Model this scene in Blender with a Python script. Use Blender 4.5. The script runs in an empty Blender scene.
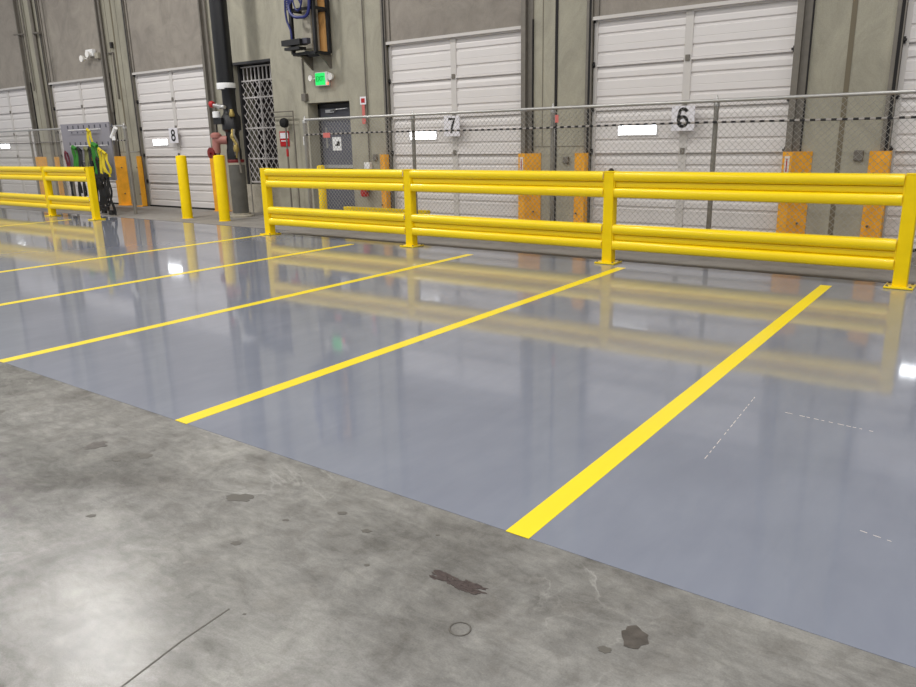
import bpy, bmesh, math, random
from math import sin, cos, pi, radians as R_
from mathutils import Vector, Matrix

random.seed(7)
C = bpy.context.scene.collection

# ------------------------------------------------------------------ mesh builder
class MB:
    def __init__(s):
        s.v = []; s.f = []; s.sm = []
    def add(s, vs, fs, smooth=False):
        o = len(s.v)
        s.v += [tuple(v) for v in vs]
        s.f += [tuple(i + o for i in f) for f in fs]
        s.sm += [smooth] * len(fs)
        return s
    def box(s, x0, x1, y0, y1, z0, z1):
        vs = [(x, y, z) for x in (x0, x1) for y in (y0, y1) for z in (z0, z1)]
        fs = [(0, 1, 3, 2), (4, 6, 7, 5), (0, 4, 5, 1), (2, 3, 7, 6), (0, 2, 6, 4), (1, 5, 7, 3)]
        return s.add(vs, fs)
    def cbox(s, c, size, rz=0.0, rx=0.0, ry=0.0, bev=0.0):
        hx, hy, hz = [d / 2 for d in size]
        bm = bmesh.new()
        bmesh.ops.create_cube(bm, size=1.0)
        bmesh.ops.scale(bm, vec=size, verts=bm.verts)
        if bev > 0:
            bmesh.ops.bevel(bm, geom=bm.edges[:], offset=bev, segments=2, affect='EDGES', profile=0.5)
        M = Matrix.Translation(c) @ Matrix.Rotation(rz, 4, 'Z') @ Matrix.Rotation(rx, 4, 'X') @ Matrix.Rotation(ry, 4, 'Y')
        bmesh.ops.transform(bm, matrix=M, verts=bm.verts)
        bm.verts.index_update()
        s.add([v.co for v in bm.verts], [[v.index for v in f.verts] for f in bm.faces])
        bm.free(); return s
    def tube(s, pts, r, n=8, closed=False, cap=True, rr=None):
        pts = [Vector(p) for p in pts]
        m = len(pts); rings = []
        T0 = None; N = None
        for i, p in enumerate(pts):
            if closed: t = (pts[(i + 1) % m] - pts[i - 1]).normalized()
            elif i == 0: t = (pts[1] - p).normalized()
            elif i == m - 1: t = (p - pts[i - 1]).normalized()
            else: t = ((pts[i + 1] - p).normalized() + (p - pts[i - 1]).normalized()).normalized()
            if N is None:
                a = Vector((0, 0, 1)) if abs(t.z) < .9 else Vector((0, 1, 0))
                N = (a - t * a.dot(t)).normalized()
            else:
                N = (N - t * N.dot(t)).normalized()
            B = t.cross(N)
            q = rr[i] if rr else r
            rings.append([p + (N * cos(2 * pi * k / n) + B * sin(2 * pi * k / n)) * q for k in range(n)])
        vs = [v for rg in rings for v in rg]; fs = []
        for i in range(m if closed else m - 1):
            j = (i + 1) % m
            for k in range(n):
                l = (k + 1) % n
                fs.append((i * n + k, i * n + l, j * n + l, j * n + k))
        s.add(vs, fs, n > 4)
        if cap and not closed:
            o = len(s.v) - len(vs)
            s.f.append(tuple(o + k for k in range(n))[::-1]); s.sm.append(False)
            s.f.append(tuple(o + (m - 1) * n + k for k in range(n))); s.sm.append(False)
        return s
    def lathe(s, c, prof, n=24, axis='z'):
        """prof: list of (r, h) from bottom to top."""
        vs = []; fs = []
        for (r, h) in prof:
            for k in range(n):
                a = 2 * pi * k / n
                if axis == 'z': vs.append((c[0] + r * cos(a), c[1] + r * sin(a), c[2] + h))
                elif axis == 'y': vs.append((c[0] + r * cos(a), c[1] - h, c[2] + r * sin(a)))
                else: vs.append((c[0] + h, c[1] + r * cos(a), c[2] + r * sin(a)))
        m = len(prof)
        for i in range(m - 1):
            for k in range(n):
                l = (k + 1) % n
                fs.append((i * n + k, i * n + l, (i + 1) * n + l, (i + 1) * n + k))
        s.add(vs, fs, True)
        o = len(s.v) - len(vs)
        s.f.append(tuple(o + k for k in range(n))[::-1]); s.sm.append(False)
        s.f.append(tuple(o + (m - 1) * n + k for k in range(n))); s.sm.append(False)
        return s
    def prism_z(s, poly, z0, z1):
        n = len(poly)
        vs = [(x, y, z0) for x, y in poly] + [(x, y, z1) for x, y in poly]
        fs = [tuple(range(n))[::-1], tuple(range(n, 2 * n))]
        for k in range(n):
            l = (k + 1) % n; fs.append((k, l, n + l, n + k))
        return s.add(vs, fs)
    def prism_x(s, poly, x0, x1, smooth=False):
        """poly of (y, z)."""
        n = len(poly)
        vs = [(x0, y, z) for y, z in poly] + [(x1, y, z) for y, z in poly]
        s.add(vs, [tuple(range(n)), tuple(range(n, 2 * n))[::-1]])
        o = len(s.v) - 2 * n
        for k in range(n):
            l = (k + 1) % n; s.f.append((o + k, o + n + k, o + n + l, o + l)); s.sm.append(smooth)
        return s
    def build(s, name, mat, parent=None, loc=None):
        me = bpy.data.meshes.new(name)
        me.from_pydata(s.v, [], s.f); me.update()
        bm = bmesh.new(); bm.from_mesh(me)
        bmesh.ops.recalc_face_normals(bm, faces=bm.faces[:])
        bm.to_mesh(me); bm.free()
        me.polygons.foreach_set('use_smooth', s.sm)
        if any(s.sm):
            try: me.set_sharp_from_angle(angle=R_(40))
            except Exception: pass
        if mat: me.materials.append(mat)
        o = bpy.data.objects.new(name, me); C.objects.link(o)
        if loc: o.location = loc
        if parent:
            o.parent = parent
            o.matrix_parent_inverse = Matrix.Identity(4)
            off = Vector((0, 0, 0)); p = parent
            while p: off += p.location; p = p.parent
            if loc is None: o.location = -off
        return o

def smooth(p, n=6):
    p = [Vector(q) for q in p]; out = []
    for i in range(len(p) - 1):
        a, b, c, d = p[max(0, i - 1)], p[i], p[i + 1], p[min(len(p) - 1, i + 2)]
        for k in range(n):
            t = k / n; out.append(.5 * ((2 * b) + (c - a) * t + (2 * a - 5 * b + 4 * c - d) * t * t + (3 * b - a - 3 * c + d) * t ** 3))
    return out + [p[-1]]
def empty(name, loc=(0, 0, 0)):
    o = bpy.data.objects.new(name, None); C.objects.link(o); o.location = loc; o.empty_display_size = .1
    return o
def thing(o, label, cat, group=None):
    o['label'] = label; o['category'] = cat
    if group: o['group'] = group
    return o
def struct(o, label=None):
    o['kind'] = 'structure'
    if label: o['label'] = label
    return o
def text_mesh(txt, size, M, mat, name, parent, bold=0.0, sx=1.0, extr=0.002):
    cu = bpy.data.curves.new('t', 'FONT'); cu.body = txt; cu.size = size; cu.extrude = extr; cu.offset = bold
    cu.align_x = 'CENTER'; cu.align_y = 'CENTER'; cu.resolution_u = 4
    to = bpy.data.objects.new('t', cu); C.objects.link(to)
    bpy.context.view_layer.update()
    me = bpy.data.meshes.new_from_object(to)
    bpy.data.objects.remove(to); bpy.data.curves.remove(cu)
    me.name = name
    me.transform(M @ Matrix.Diagonal((sx, 1, 1, 1)))
    me.materials.clear(); me.materials.append(mat)
    o = bpy.data.objects.new(name, me); C.objects.link(o)
    if parent:
        o.parent = parent
        off = Vector((0, 0, 0)); p = parent
        while p: off += p.location; p = p.parent
        o.location = -off
    return o
def facing(x, y, z):       # text facing -Y standing upright
    return Matrix.Translation((x, y, z)) @ Matrix.Rotation(pi / 2, 4, 'X')

# ------------------------------------------------------------------ materials
def srgb(r, g, b):
    f = lambda c: (c / 255 / 12.92) if c / 255 <= .04045 else ((c / 255 + .055) / 1.055) ** 2.4
    return (f(r), f(g), f(b), 1)
def mat(name, col, rough=.5, metal=0.0, var=0.0, scale=3.0, coat=0.0, coat_r=.03, bump=0.0, bscale=30.0, spec=.5, emit=None, es=0.0, stretch=(1, 1, 1)):
    m = bpy.data.materials.new(name); m.use_nodes = True
    nt = m.node_tree; b = nt.nodes['Principled BSDF']
    b.inputs['Base Color'].default_value = col
    b.inputs['Roughness'].default_value = rough
    b.inputs['Metallic'].default_value = metal
    b.inputs['Specular IOR Level'].default_value = spec
    b.inputs['Coat Weight'].default_value = coat
    b.inputs['Coat Roughness'].default_value = coat_r
    if emit:
        b.inputs['Emission Color'].default_value = emit
        b.inputs['Emission Strength'].default_value = es
    if var > 0 or bump > 0:
        tc = nt.nodes.new('ShaderNodeTexCoord'); mp = nt.nodes.new('ShaderNodeMapping')
        mp.inputs['Scale'].default_value = stretch
        nt.links.new(tc.outputs['Object'], mp.inputs['Vector'])
    if var > 0:
        n = nt.nodes.new('ShaderNodeTexNoise'); n.inputs['Scale'].default_value = scale; n.inputs['Detail'].default_value = 6
        n.inputs['Roughness'].default_value = .6
        nt.links.new(mp.outputs[0], n.inputs['Vector'])
        rp = nt.nodes.new('ShaderNodeValToRGB')
        rp.color_ramp.elements[0].position = .3; rp.color_ramp.elements[1].position = .7
        rp.color_ramp.elements[0].color = tuple(c * (1 - var) for c in col[:3]) + (1,)
        rp.color_ramp.elements[1].color = tuple(min(1, c * (1 + var)) for c in col[:3]) + (1,)
        nt.links.new(n.outputs['Fac'], rp.inputs['Fac']); nt.links.new(rp.outputs[0], b.inputs['Base Color'])
    if bump > 0:
        n2 = nt.nodes.new('ShaderNodeTexNoise'); n2.inputs['Scale'].default_value = bscale; n2.inputs['Detail'].default_value = 3
        nt.links.new(mp.outputs[0], n2.inputs['Vector'])
        bp = nt.nodes.new('ShaderNodeBump'); bp.inputs['Strength'].default_value = bump; bp.inputs['Distance'].default_value = .01
        nt.links.new(n2.outputs['Fac'], bp.inputs['Height']); nt.links.new(bp.outputs[0], b.inputs['Normal'])
        if coat: nt.links.new(bp.outputs[0], b.inputs['Coat Normal'])
    return m

def concrete_mat(name, c1, c2, c3, rough=(.35, .6), scale=.6, stain=.35, stretch=(1, 1, 1), vein=0.0):
    m = bpy.data.materials.new(name); m.use_nodes = True
    nt = m.node_tree; L = nt.links; b = nt.nodes['Principled BSDF']
    tc = nt.nodes.new('ShaderNodeTexCoord'); mp = nt.nodes.new('ShaderNodeMapping'); mp.inputs['Scale'].default_value = stretch
    L.new(tc.outputs['Object'], mp.inputs['Vector'])
    def noise(sc, det=8, ro=.6, dist=0.0):
        n = nt.nodes.new('ShaderNodeTexNoise'); n.inputs['Scale'].default_value = sc; n.inputs['Detail'].default_value = det
        n.inputs['Roughness'].default_value = ro; n.inputs['Distortion'].default_value = dist
        L.new(mp.outputs[0], n.inputs['Vector']); return n
    def ramp(src, stops):
        r = nt.nodes.new('ShaderNodeValToRGB'); e = r.color_ramp.elements
        e[0].position, e[0].color = stops[0]; e[1].position, e[1].color = stops[-1]
        for p, c in stops[1:-1]:
            x = e.new(p); x.color = c
        L.new(src, r.inputs['Fac']); return r
    def mix(fac, a, bb, mode='MIX'):
        x = nt.nodes.new('ShaderNodeMixRGB'); x.blend_type = mode
        if isinstance(fac, float): x.inputs[0].default_value = fac
        else: L.new(fac, x.inputs[0])
        L.new(a, x.inputs[1])
        if isinstance(bb, tuple): x.inputs[2].default_value = bb
        else: L.new(bb, x.inputs[2])
        return x
    n1 = noise(scale, 8, .62, .4)
    r1 = ramp(n1.outputs['Fac'], [(.3, c1), (.5, c2), (.72, c3)])
    n2 = noise(scale * 5, 8, .7, 1.2)
    r2 = ramp(n2.outputs['Fac'], [(.32, (.8, .8, .8, 1)), (.5, (1, 1, 1, 1)), (.68, (1.16, 1.16, 1.15, 1))])
    x1 = mix(1.0, r1.outputs[0], r2.outputs[0], 'MULTIPLY')
    n3 = noise(scale * 14, 4, .6, .6)
    r3 = ramp(n3.outputs['Fac'], [(.70, (0, 0, 0, 1)), (.78, (1, 1, 1, 1))])
    f = nt.nodes.new('ShaderNodeMath'); f.operation = 'MULTIPLY'; f.inputs[1].default_value = stain
    L.new(r3.outputs[0], f.inputs[0])
    x2 = mix(f.outputs[0], x1.outputs[0], tuple(c * .45 for c in c1[:3]) + (1,))
    if vein:
        n5 = noise(scale * 1.6, 5, .55, 1.6)
        r5 = ramp(n5.outputs['Fac'], [(.482, (0, 0, 0, 1)), (.5, (1, 1, 1, 1)), (.515, (0, 0, 0, 1))])
        n6 = noise(scale * 2.3, 3, .5)
        r6 = ramp(n6.outputs['Fac'], [(.52, (0, 0, 0, 1)), (.66, (vein, vein, vein, 1))])
        f2 = nt.nodes.new('ShaderNodeMath'); f2.operation = 'MULTIPLY'
        L.new(r5.outputs[0], f2.inputs[0]); L.new(r6.outputs[0], f2.inputs[1])
        x2 = mix(f2.outputs[0], x2.outputs[0], tuple(c * 1.25 for c in c3[:3]) + (1,))
        n7 = noise(scale * 1.1, 6, .7, .8)
        r7 = ramp(n7.outputs['Fac'], [(.36, (.80, .79, .78, 1)), (.5, (1, 1, 1, 1)), (.66, (1.1, 1.1, 1.09, 1))])
        x2 = mix(1.0, x2.outputs[0], r7.outputs[0], 'MULTIPLY')
        b.inputs['Specular IOR Level'].default_value = .3
        mp2 = nt.nodes.new('ShaderNodeMapping'); mp2.inputs['Scale'].default_value = (.35, 1.0, 1); mp2.inputs['Rotation'].default_value = (0, 0, .35)
        L.new(tc.outputs['Object'], mp2.inputs['Vector'])
        n8 = nt.nodes.new('ShaderNodeTexNoise'); n8.inputs['Scale'].default_value = 22; n8.inputs['Detail'].default_value = 8; n8.inputs['Roughness'].default_value = .75; n8.inputs['Distortion'].default_value = .8
        L.new(mp2.outputs[0], n8.inputs['Vector'])
        r8 = ramp(n8.outputs['Fac'], [(.34, (.83, .83, .82, 1)), (.5, (1, 1, 1, 1)), (.66, (1.15, 1.15, 1.14, 1))])
        x2 = mix(1.0, x2.outputs[0], r8.outputs[0], 'MULTIPLY')
        n9 = noise(7, 6, .65, .5)
        r9 = ramp(n9.outputs['Fac'], [(.36, (.84, .83, .82, 1)), (.5, (1, 1, 1, 1)), (.64, (1.12, 1.12, 1.11, 1))])
        x2 = mix(1.0, x2.outputs[0], r9.outputs[0], 'MULTIPLY')
    # fine grit
    n4 = noise(160, 3, .7)
    r4 = ramp(n4.outputs['Fac'], [(.3, (.88, .88, .88, 1)), (.7, (1.1, 1.1, 1.1, 1))])
    x3 = mix(1.0, x2.outputs[0], r4.outputs[0], 'MULTIPLY')
    L.new(x3.outputs[0], b.inputs['Base Color'])
    mr = nt.nodes.new('ShaderNodeMapRange'); mr.inputs['To Min'].default_value = rough[0]; mr.inputs['To Max'].default_value = rough[1]
    L.new(n2.outputs['Fac'], mr.inputs['Value']); L.new(mr.outputs[0], b.inputs['Roughness'])
    bp = nt.nodes.new('ShaderNodeBump'); bp.inputs['Strength'].default_value = .12; bp.inputs['Distance'].default_value = .004
    L.new(n4.outputs['Fac'], bp.inputs['Height']); L.new(bp.outputs[0], b.inputs['Normal'])
    return m

M = {}
M['floor'] = concrete_mat('bare_floor_concrete', srgb(115, 114, 111), srgb(135, 134, 131), srgb(148, 147, 144), (.15, .26), .75, .35, vein=.7)
M['strip'] = concrete_mat('dock_strip_concrete', srgb(128, 124, 119), srgb(140, 136, 131), srgb(150, 146, 141), (.6, .8), .8, .15)
M['lintel'] = concrete_mat('wall_concrete_grey', srgb(134, 127, 119), srgb(146, 139, 130), srgb(156, 149, 139), (.7, .9), .35, .05)
M['pier'] = concrete_mat('wall_concrete_beige', srgb(148, 144, 129), srgb(160, 156, 140), srgb(170, 166, 150), (.7, .9), .35, .06, (1, 1, .5))
M['ceiling'] = mat('ceiling_paint', srgb(205, 203, 196), .9)
M['joint'] = mat('joint_and_gap_black', srgb(28, 26, 26), .8)  # wall joint black, also used for the shaded gap beside door tracks
M['brownjoint'] = mat('joint_sealant', srgb(112, 104, 86), .8)
M['seam'] = mat('wall_seam', srgb(118, 112, 100), .9)
M['yellow'] = mat('yellow_enamel', srgb(255, 220, 0), .3, 0, .03, 2.0, .25, .1, spec=.4)
M['yellow_post'] = mat('yellow_post_paint', srgb(250, 214, 0), .5, 0, .06, 5.0, 0, .2, spec=.25)
M['stripe'] = mat('yellow_floor_paint', srgb(255, 228, 40), .4, 0, .02, 3.0, .3, .12)
M['orange'] = mat('orange_guard_paint', srgb(240, 170, 40), .6, 0, .14, 6.0)
M['door'] = mat('door_white_steel', srgb(222, 218, 216), .5, 0, .025, 1.0)
M['doordirt'] = mat('door_stile_steel', srgb(205, 201, 197), .5, 0, .03, 1.0)
M['steel'] = mat('galvanised_steel', srgb(158, 156, 152), .42, .6, .1, 20)
M['mesh'] = mat('mesh_wire', srgb(168, 166, 160), .5, .3)
M['post'] = mat('fence_post_steel', srgb(150, 147, 140), .45, .6, .08, 14)
M['rail'] = mat('fence_rail_steel', srgb(186, 185, 182), .35, .6, .05, 14)
M['track'] = mat('track_steel', srgb(122, 117, 109), .55, .4, .12, 8)
M['dark'] = mat('dark_steel', srgb(52, 50, 50), .5, .3)
M['black'] = mat('black_paint', srgb(22, 22, 25), .5)
M['rubber'] = mat('black_rubber', srgb(18, 18, 18), .8)
M['bpipe'] = mat('black_pipe_paint', srgb(20, 20, 23), .32)
M['gpipe'] = mat('grey_pipe_paint', srgb(96, 95, 90), .6, 0, .12, 6)
M['white'] = mat('white_plastic', srgb(236, 236, 236), .45)
M['sign'] = mat('sign_white', srgb(232, 230, 236), .5)
M['ink'] = mat('sign_black_ink', srgb(14, 14, 16), .6)
M['red'] = mat('red_paint', srgb(178, 30, 34), .4)
M['dred'] = mat('dark_red_paint', srgb(120, 30, 34), .4)
M['pink'] = mat('faded_red_label', srgb(205, 110, 104), .6)
M['redm'] = mat('salmon_valve_paint', srgb(168, 112, 104), .5)
M['brass'] = mat('brass', srgb(170, 150, 90), .4, .7)
M['green'] = mat('green_webbing', srgb(44, 124, 34), .7, 0, .15, 20)
M['yweb'] = mat('yellow_webbing', srgb(206, 186, 30), .7, 0, .1, 20)
M['bweb'] = mat('black_webbing', srgb(24, 25, 28), .7)
M['maroon'] = mat('maroon_webbing', srgb(96, 28, 46), .7)
M['oliveweb'] = mat('olive_webbing', srgb(120, 122, 84), .8)
M['board'] = mat('grey_pegboard', srgb(140, 138, 146), .55, 0, .03, 2)
M['slot'] = mat('peg_slot', srgb(70, 70, 80), .7)
M['ply'] = mat('plywood', srgb(232, 176, 108), .6, 0, .22, 2.2, stretch=(1, 1, .25))
M['blue'] = mat('blue_cable', srgb(30, 38, 104), .45)
M['gdoor'] = mat('grey_door_paint', srgb(92, 94, 104), .5, 0, .05, 2)
M['frame'] = mat('dark_door_frame', srgb(48, 47, 50), .5)
M['void'] = mat('dark_opening', srgb(36, 30, 30), .9)
M['gate'] = mat('security_gate_steel', srgb(196, 192, 190), .45, .2)
M['block'] = concrete_mat('base_block_concrete', srgb(150, 145, 130), srgb(166, 160, 146), srgb(178, 172, 156), (.7, .9), 1.2, .05)
M['silver'] = mat('bright_metal', srgb(205, 205, 205), .3, .8)
M['stain'] = mat('oil_stain', srgb(84, 79, 74), .4, 0, .3, 30)
M['patch'] = mat('scuffed_patch', srgb(72, 62, 60), .45, 0, .35, 60)
M['lstain'] = mat('pale_scuff', srgb(176, 176, 176), .5, 0, .15, 20)
M['crack'] = mat('floor_joint', srgb(96, 93, 87), .6)
def rope_mat():
    m = bpy.data.materials.new('black_and_grey_cable'); m.use_nodes = True
    nt = m.node_tree; L = nt.links; b = nt.nodes['Principled BSDF']; b.inputs['Roughness'].default_value = .5
    tc = nt.nodes.new('ShaderNodeTexCoord'); w = nt.nodes.new('ShaderNodeTexWave'); w.wave_type = 'BANDS'; w.bands_direction = 'X'
    w.inputs['Scale'].default_value = 2 * pi / 20 / .108
    r = nt.nodes.new('ShaderNodeValToRGB'); r.color_ramp.interpolation = 'CONSTANT'
    r.color_ramp.elements[0].position = 0; r.color_ramp.elements[0].color = srgb(28, 26, 28)
    r.color_ramp.elements[1].position = .5; r.color_ramp.elements[1].color = srgb(160, 155, 150)
    L.new(tc.outputs['Object'], w.inputs['Vector']); L.new(w.outputs['Fac'], r.inputs['Fac']); L.new(r.outputs[0], b.inputs['Base Color'])
    return m
M['rope'] = rope_mat()
M['caulk'] = mat('edge_line', srgb(78, 74, 72), .6)
M['exitg'] = mat('exit_green', srgb(30, 220, 100), .5, emit=srgb(30, 225, 105), es=.7)
M['exitface'] = mat('exit_letters', srgb(10, 160, 60), .5, emit=srgb(0, 150, 60), es=.4)
M['led'] = mat('red_led', srgb(255, 90, 60), .5, emit=srgb(255, 100, 70), es=3.0)
M['lens'] = mat('lamp_lens', srgb(245, 243, 238), .3)
M['day'] = mat('daylight_pane', srgb(255, 255, 255), .4, emit=(.92, .96, 1, 1), es=9.0)
M['guard_label'] = mat('guard_label', srgb(225, 215, 205), .6)

# coated floor: grey epoxy with a clear gloss
def coating_mat():
    m = bpy.data.materials.new('grey_epoxy_coating'); m.use_nodes = True
    nt = m.node_tree; L = nt.links; b = nt.nodes['Principled BSDF']
    tc = nt.nodes.new('ShaderNodeTexCoord')
    def noise(sc, det, ro, vec=None, dist=0):
        n = nt.nodes.new('ShaderNodeTexNoise'); n.inputs['Scale'].default_value = sc; n.inputs['Detail'].default_value = det
        n.inputs['Roughness'].default_value = ro; n.inputs['Distortion'].default_value = dist
        L.new(vec or tc.outputs['Object'], n.inputs['Vector']); return n
    n = noise(1.3, 6, .55, dist=.4)
    r = nt.nodes.new('ShaderNodeValToRGB')
    r.color_ramp.elements[0].position = .3; r.color_ramp.elements[0].color = srgb(124, 130, 145)
    r.color_ramp.elements[1].position = .7; r.color_ramp.elements[1].color = srgb(134, 140, 155)
    L.new(n.outputs['Fac'], r.inputs['Fac'])
    mp = nt.nodes.new('ShaderNodeMapping'); mp.inputs['Scale'].default_value = (1, .25, 1); mp.inputs['Rotation'].default_value = (0, 0, .5)
    L.new(tc.outputs['Object'], mp.inputs['Vector'])
    n2 = noise(9, 4, .6, mp.outputs[0], .3)
    r2 = nt.nodes.new('ShaderNodeValToRGB')
    r2.color_ramp.elements[0].position = .3; r2.color_ramp.elements[0].color = (.95, .95, .96, 1)
    r2.color_ramp.elements[1].position = .7; r2.color_ramp.elements[1].color = (1.04, 1.04, 1.03, 1)
    L.new(n2.outputs['Fac'], r2.inputs['Fac'])
    x = nt.nodes.new('ShaderNodeMixRGB'); x.blend_type = 'MULTIPLY'; x.inputs[0].default_value = 1
    L.new(r.outputs[0], x.inputs[1]); L.new(r2.outputs[0], x.inputs[2]); L.new(x.outputs[0], b.inputs['Base Color'])
    b.inputs['Roughness'].default_value = .5
    b.inputs['Specular IOR Level'].default_value = .3
    b.inputs['Coat Weight'].default_value = 1.0
    b.inputs['Coat IOR'].default_value = 1.5
    b.inputs['Coat Roughness'].default_value = .065
    n3 = noise(2.2, 3, .5)
    bp = nt.nodes.new('ShaderNodeBump'); bp.inputs['Strength'].default_value = .06; bp.inputs['Distance'].default_value = .01
    L.new(n3.outputs['Fac'], bp.inputs['Height']); L.new(bp.outputs[0], b.inputs['Coat Normal'])
    return m
M['coat'] = coating_mat()

# ------------------------------------------------------------------ dimensions
YW = 10.848           # face of the dock wall
YB = 8.267            # guard barrier line
YE = 2.206            # near edge of the grey coating
YF = 9.35             # chain link fence line
H = 9.2
XL, XR = -30.0, 6.0
DC = {1: 0.09, 2: -3.97, 3: -8.03, 4: -16.15, 5: -20.21, 6: -24.27}     # dock door centres
HW = 1.47             # half width of a dock door
DH = 3.14

# ------------------------------------------------------------------ room
fl = MB(); fl.box(XL - 4, XR + 6, -8, YW + .6, -.2, 0)
floor = struct(fl.build('floor', M['floor']), 'worn bare grey concrete warehouse floor')
cl = MB(); cl.box(XL - 4, XR + 6, -8, YW + .6, H, H + .2)
struct(cl.build('ceiling', M['ceiling']))

ds = MB(); ds.box(XL - 4, XR + 6, 8.4, YW - .001, .0001, .001)
ds.build('dock_strip', M['strip'], floor)
co = MB()
co.prism_z([(XL - 4, YE), (XR + 6, YE), (XR + 6, 8.45), (-10.05, 8.45), (-10.15, 8.78), (XL - 4, 8.78)], -.001, .0015)
coating = struct(co.build('floor_coating', M['coat']), 'glossy grey epoxy coating on the floor')
e = MB(); e.box(-10.1, XR + 6, 8.45, 8.485, .0002, .0022); e.box(XL - 4, -10.1, 8.78, 8.81, .0002, .0022)
e.build('edge_joint', M['caulk'], coating)

def openings():
    # returns list of (x0, x1, z0, z1) holes in the wall
    hs = [(DC[k] - HW, DC[k] + HW, 0, DH) for k in DC]
    hs.append((-11.62, -10.47, 0, 2.22))       # exit door
    hs.append((-13.86, -12.62, .0, 3.13))      # security gate
    return sorted(hs)
wb = MB(); wp = MB()
xs = XL
hs = openings()
D = .55
# columns: wall parts above the dock doors are grey lintels, between them beige piers
def seg(x0, x1, z0, z1, b): 
    if x1 > x0: b.box(x0, x1, YW, YW + D, z0, z1)
cur = XL - 4
for (a, b2, z0, z1) in hs:
    seg(cur, a, 0, H, wp)
    big = (b2 - a) > 2
    seg(a, b2, z1, H, wb if big else wp)
    cur = b2
seg(cur, XR + 6, 0, H, wp)
wall = struct(wb.build('wall_back', M['lintel']), 'tilt-up concrete dock wall')
wpo = wp.build('wall_panel', M['pier'], wall)
wpo['label'] = 'beige concrete panels between the dock doors'

# joints and seams in the wall
j = MB()
j.box(-6.045, -6.0, YW - .012, YW + .01, 0, H)
j.build('panel_joint', M['joint'], wall)
j = MB()
j.box(-1.94, -1.88, YW - .006, YW + .01, 0, H)
for x in (-18.22, -22.15): j.box(x, x + .05, YW - .006, YW + .01, 0, H)
j.build('panel_joint', M['brownjoint'], wall)
j = MB()
for (a, b2) in ((-6.4, -5.5), (-18.6, -17.75), (-22.7, -21.8)):
    j.box(a, b2, YW - .004, YW + .01, 1.32, 1.335)
for x in (-6.27, -18.45, -18.0, -22.45, -21.95):
    j.box(x, x + .014, YW - .004, YW + .01, 1.32, H)
j.build('wall_seam', M['seam'], wall)

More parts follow.
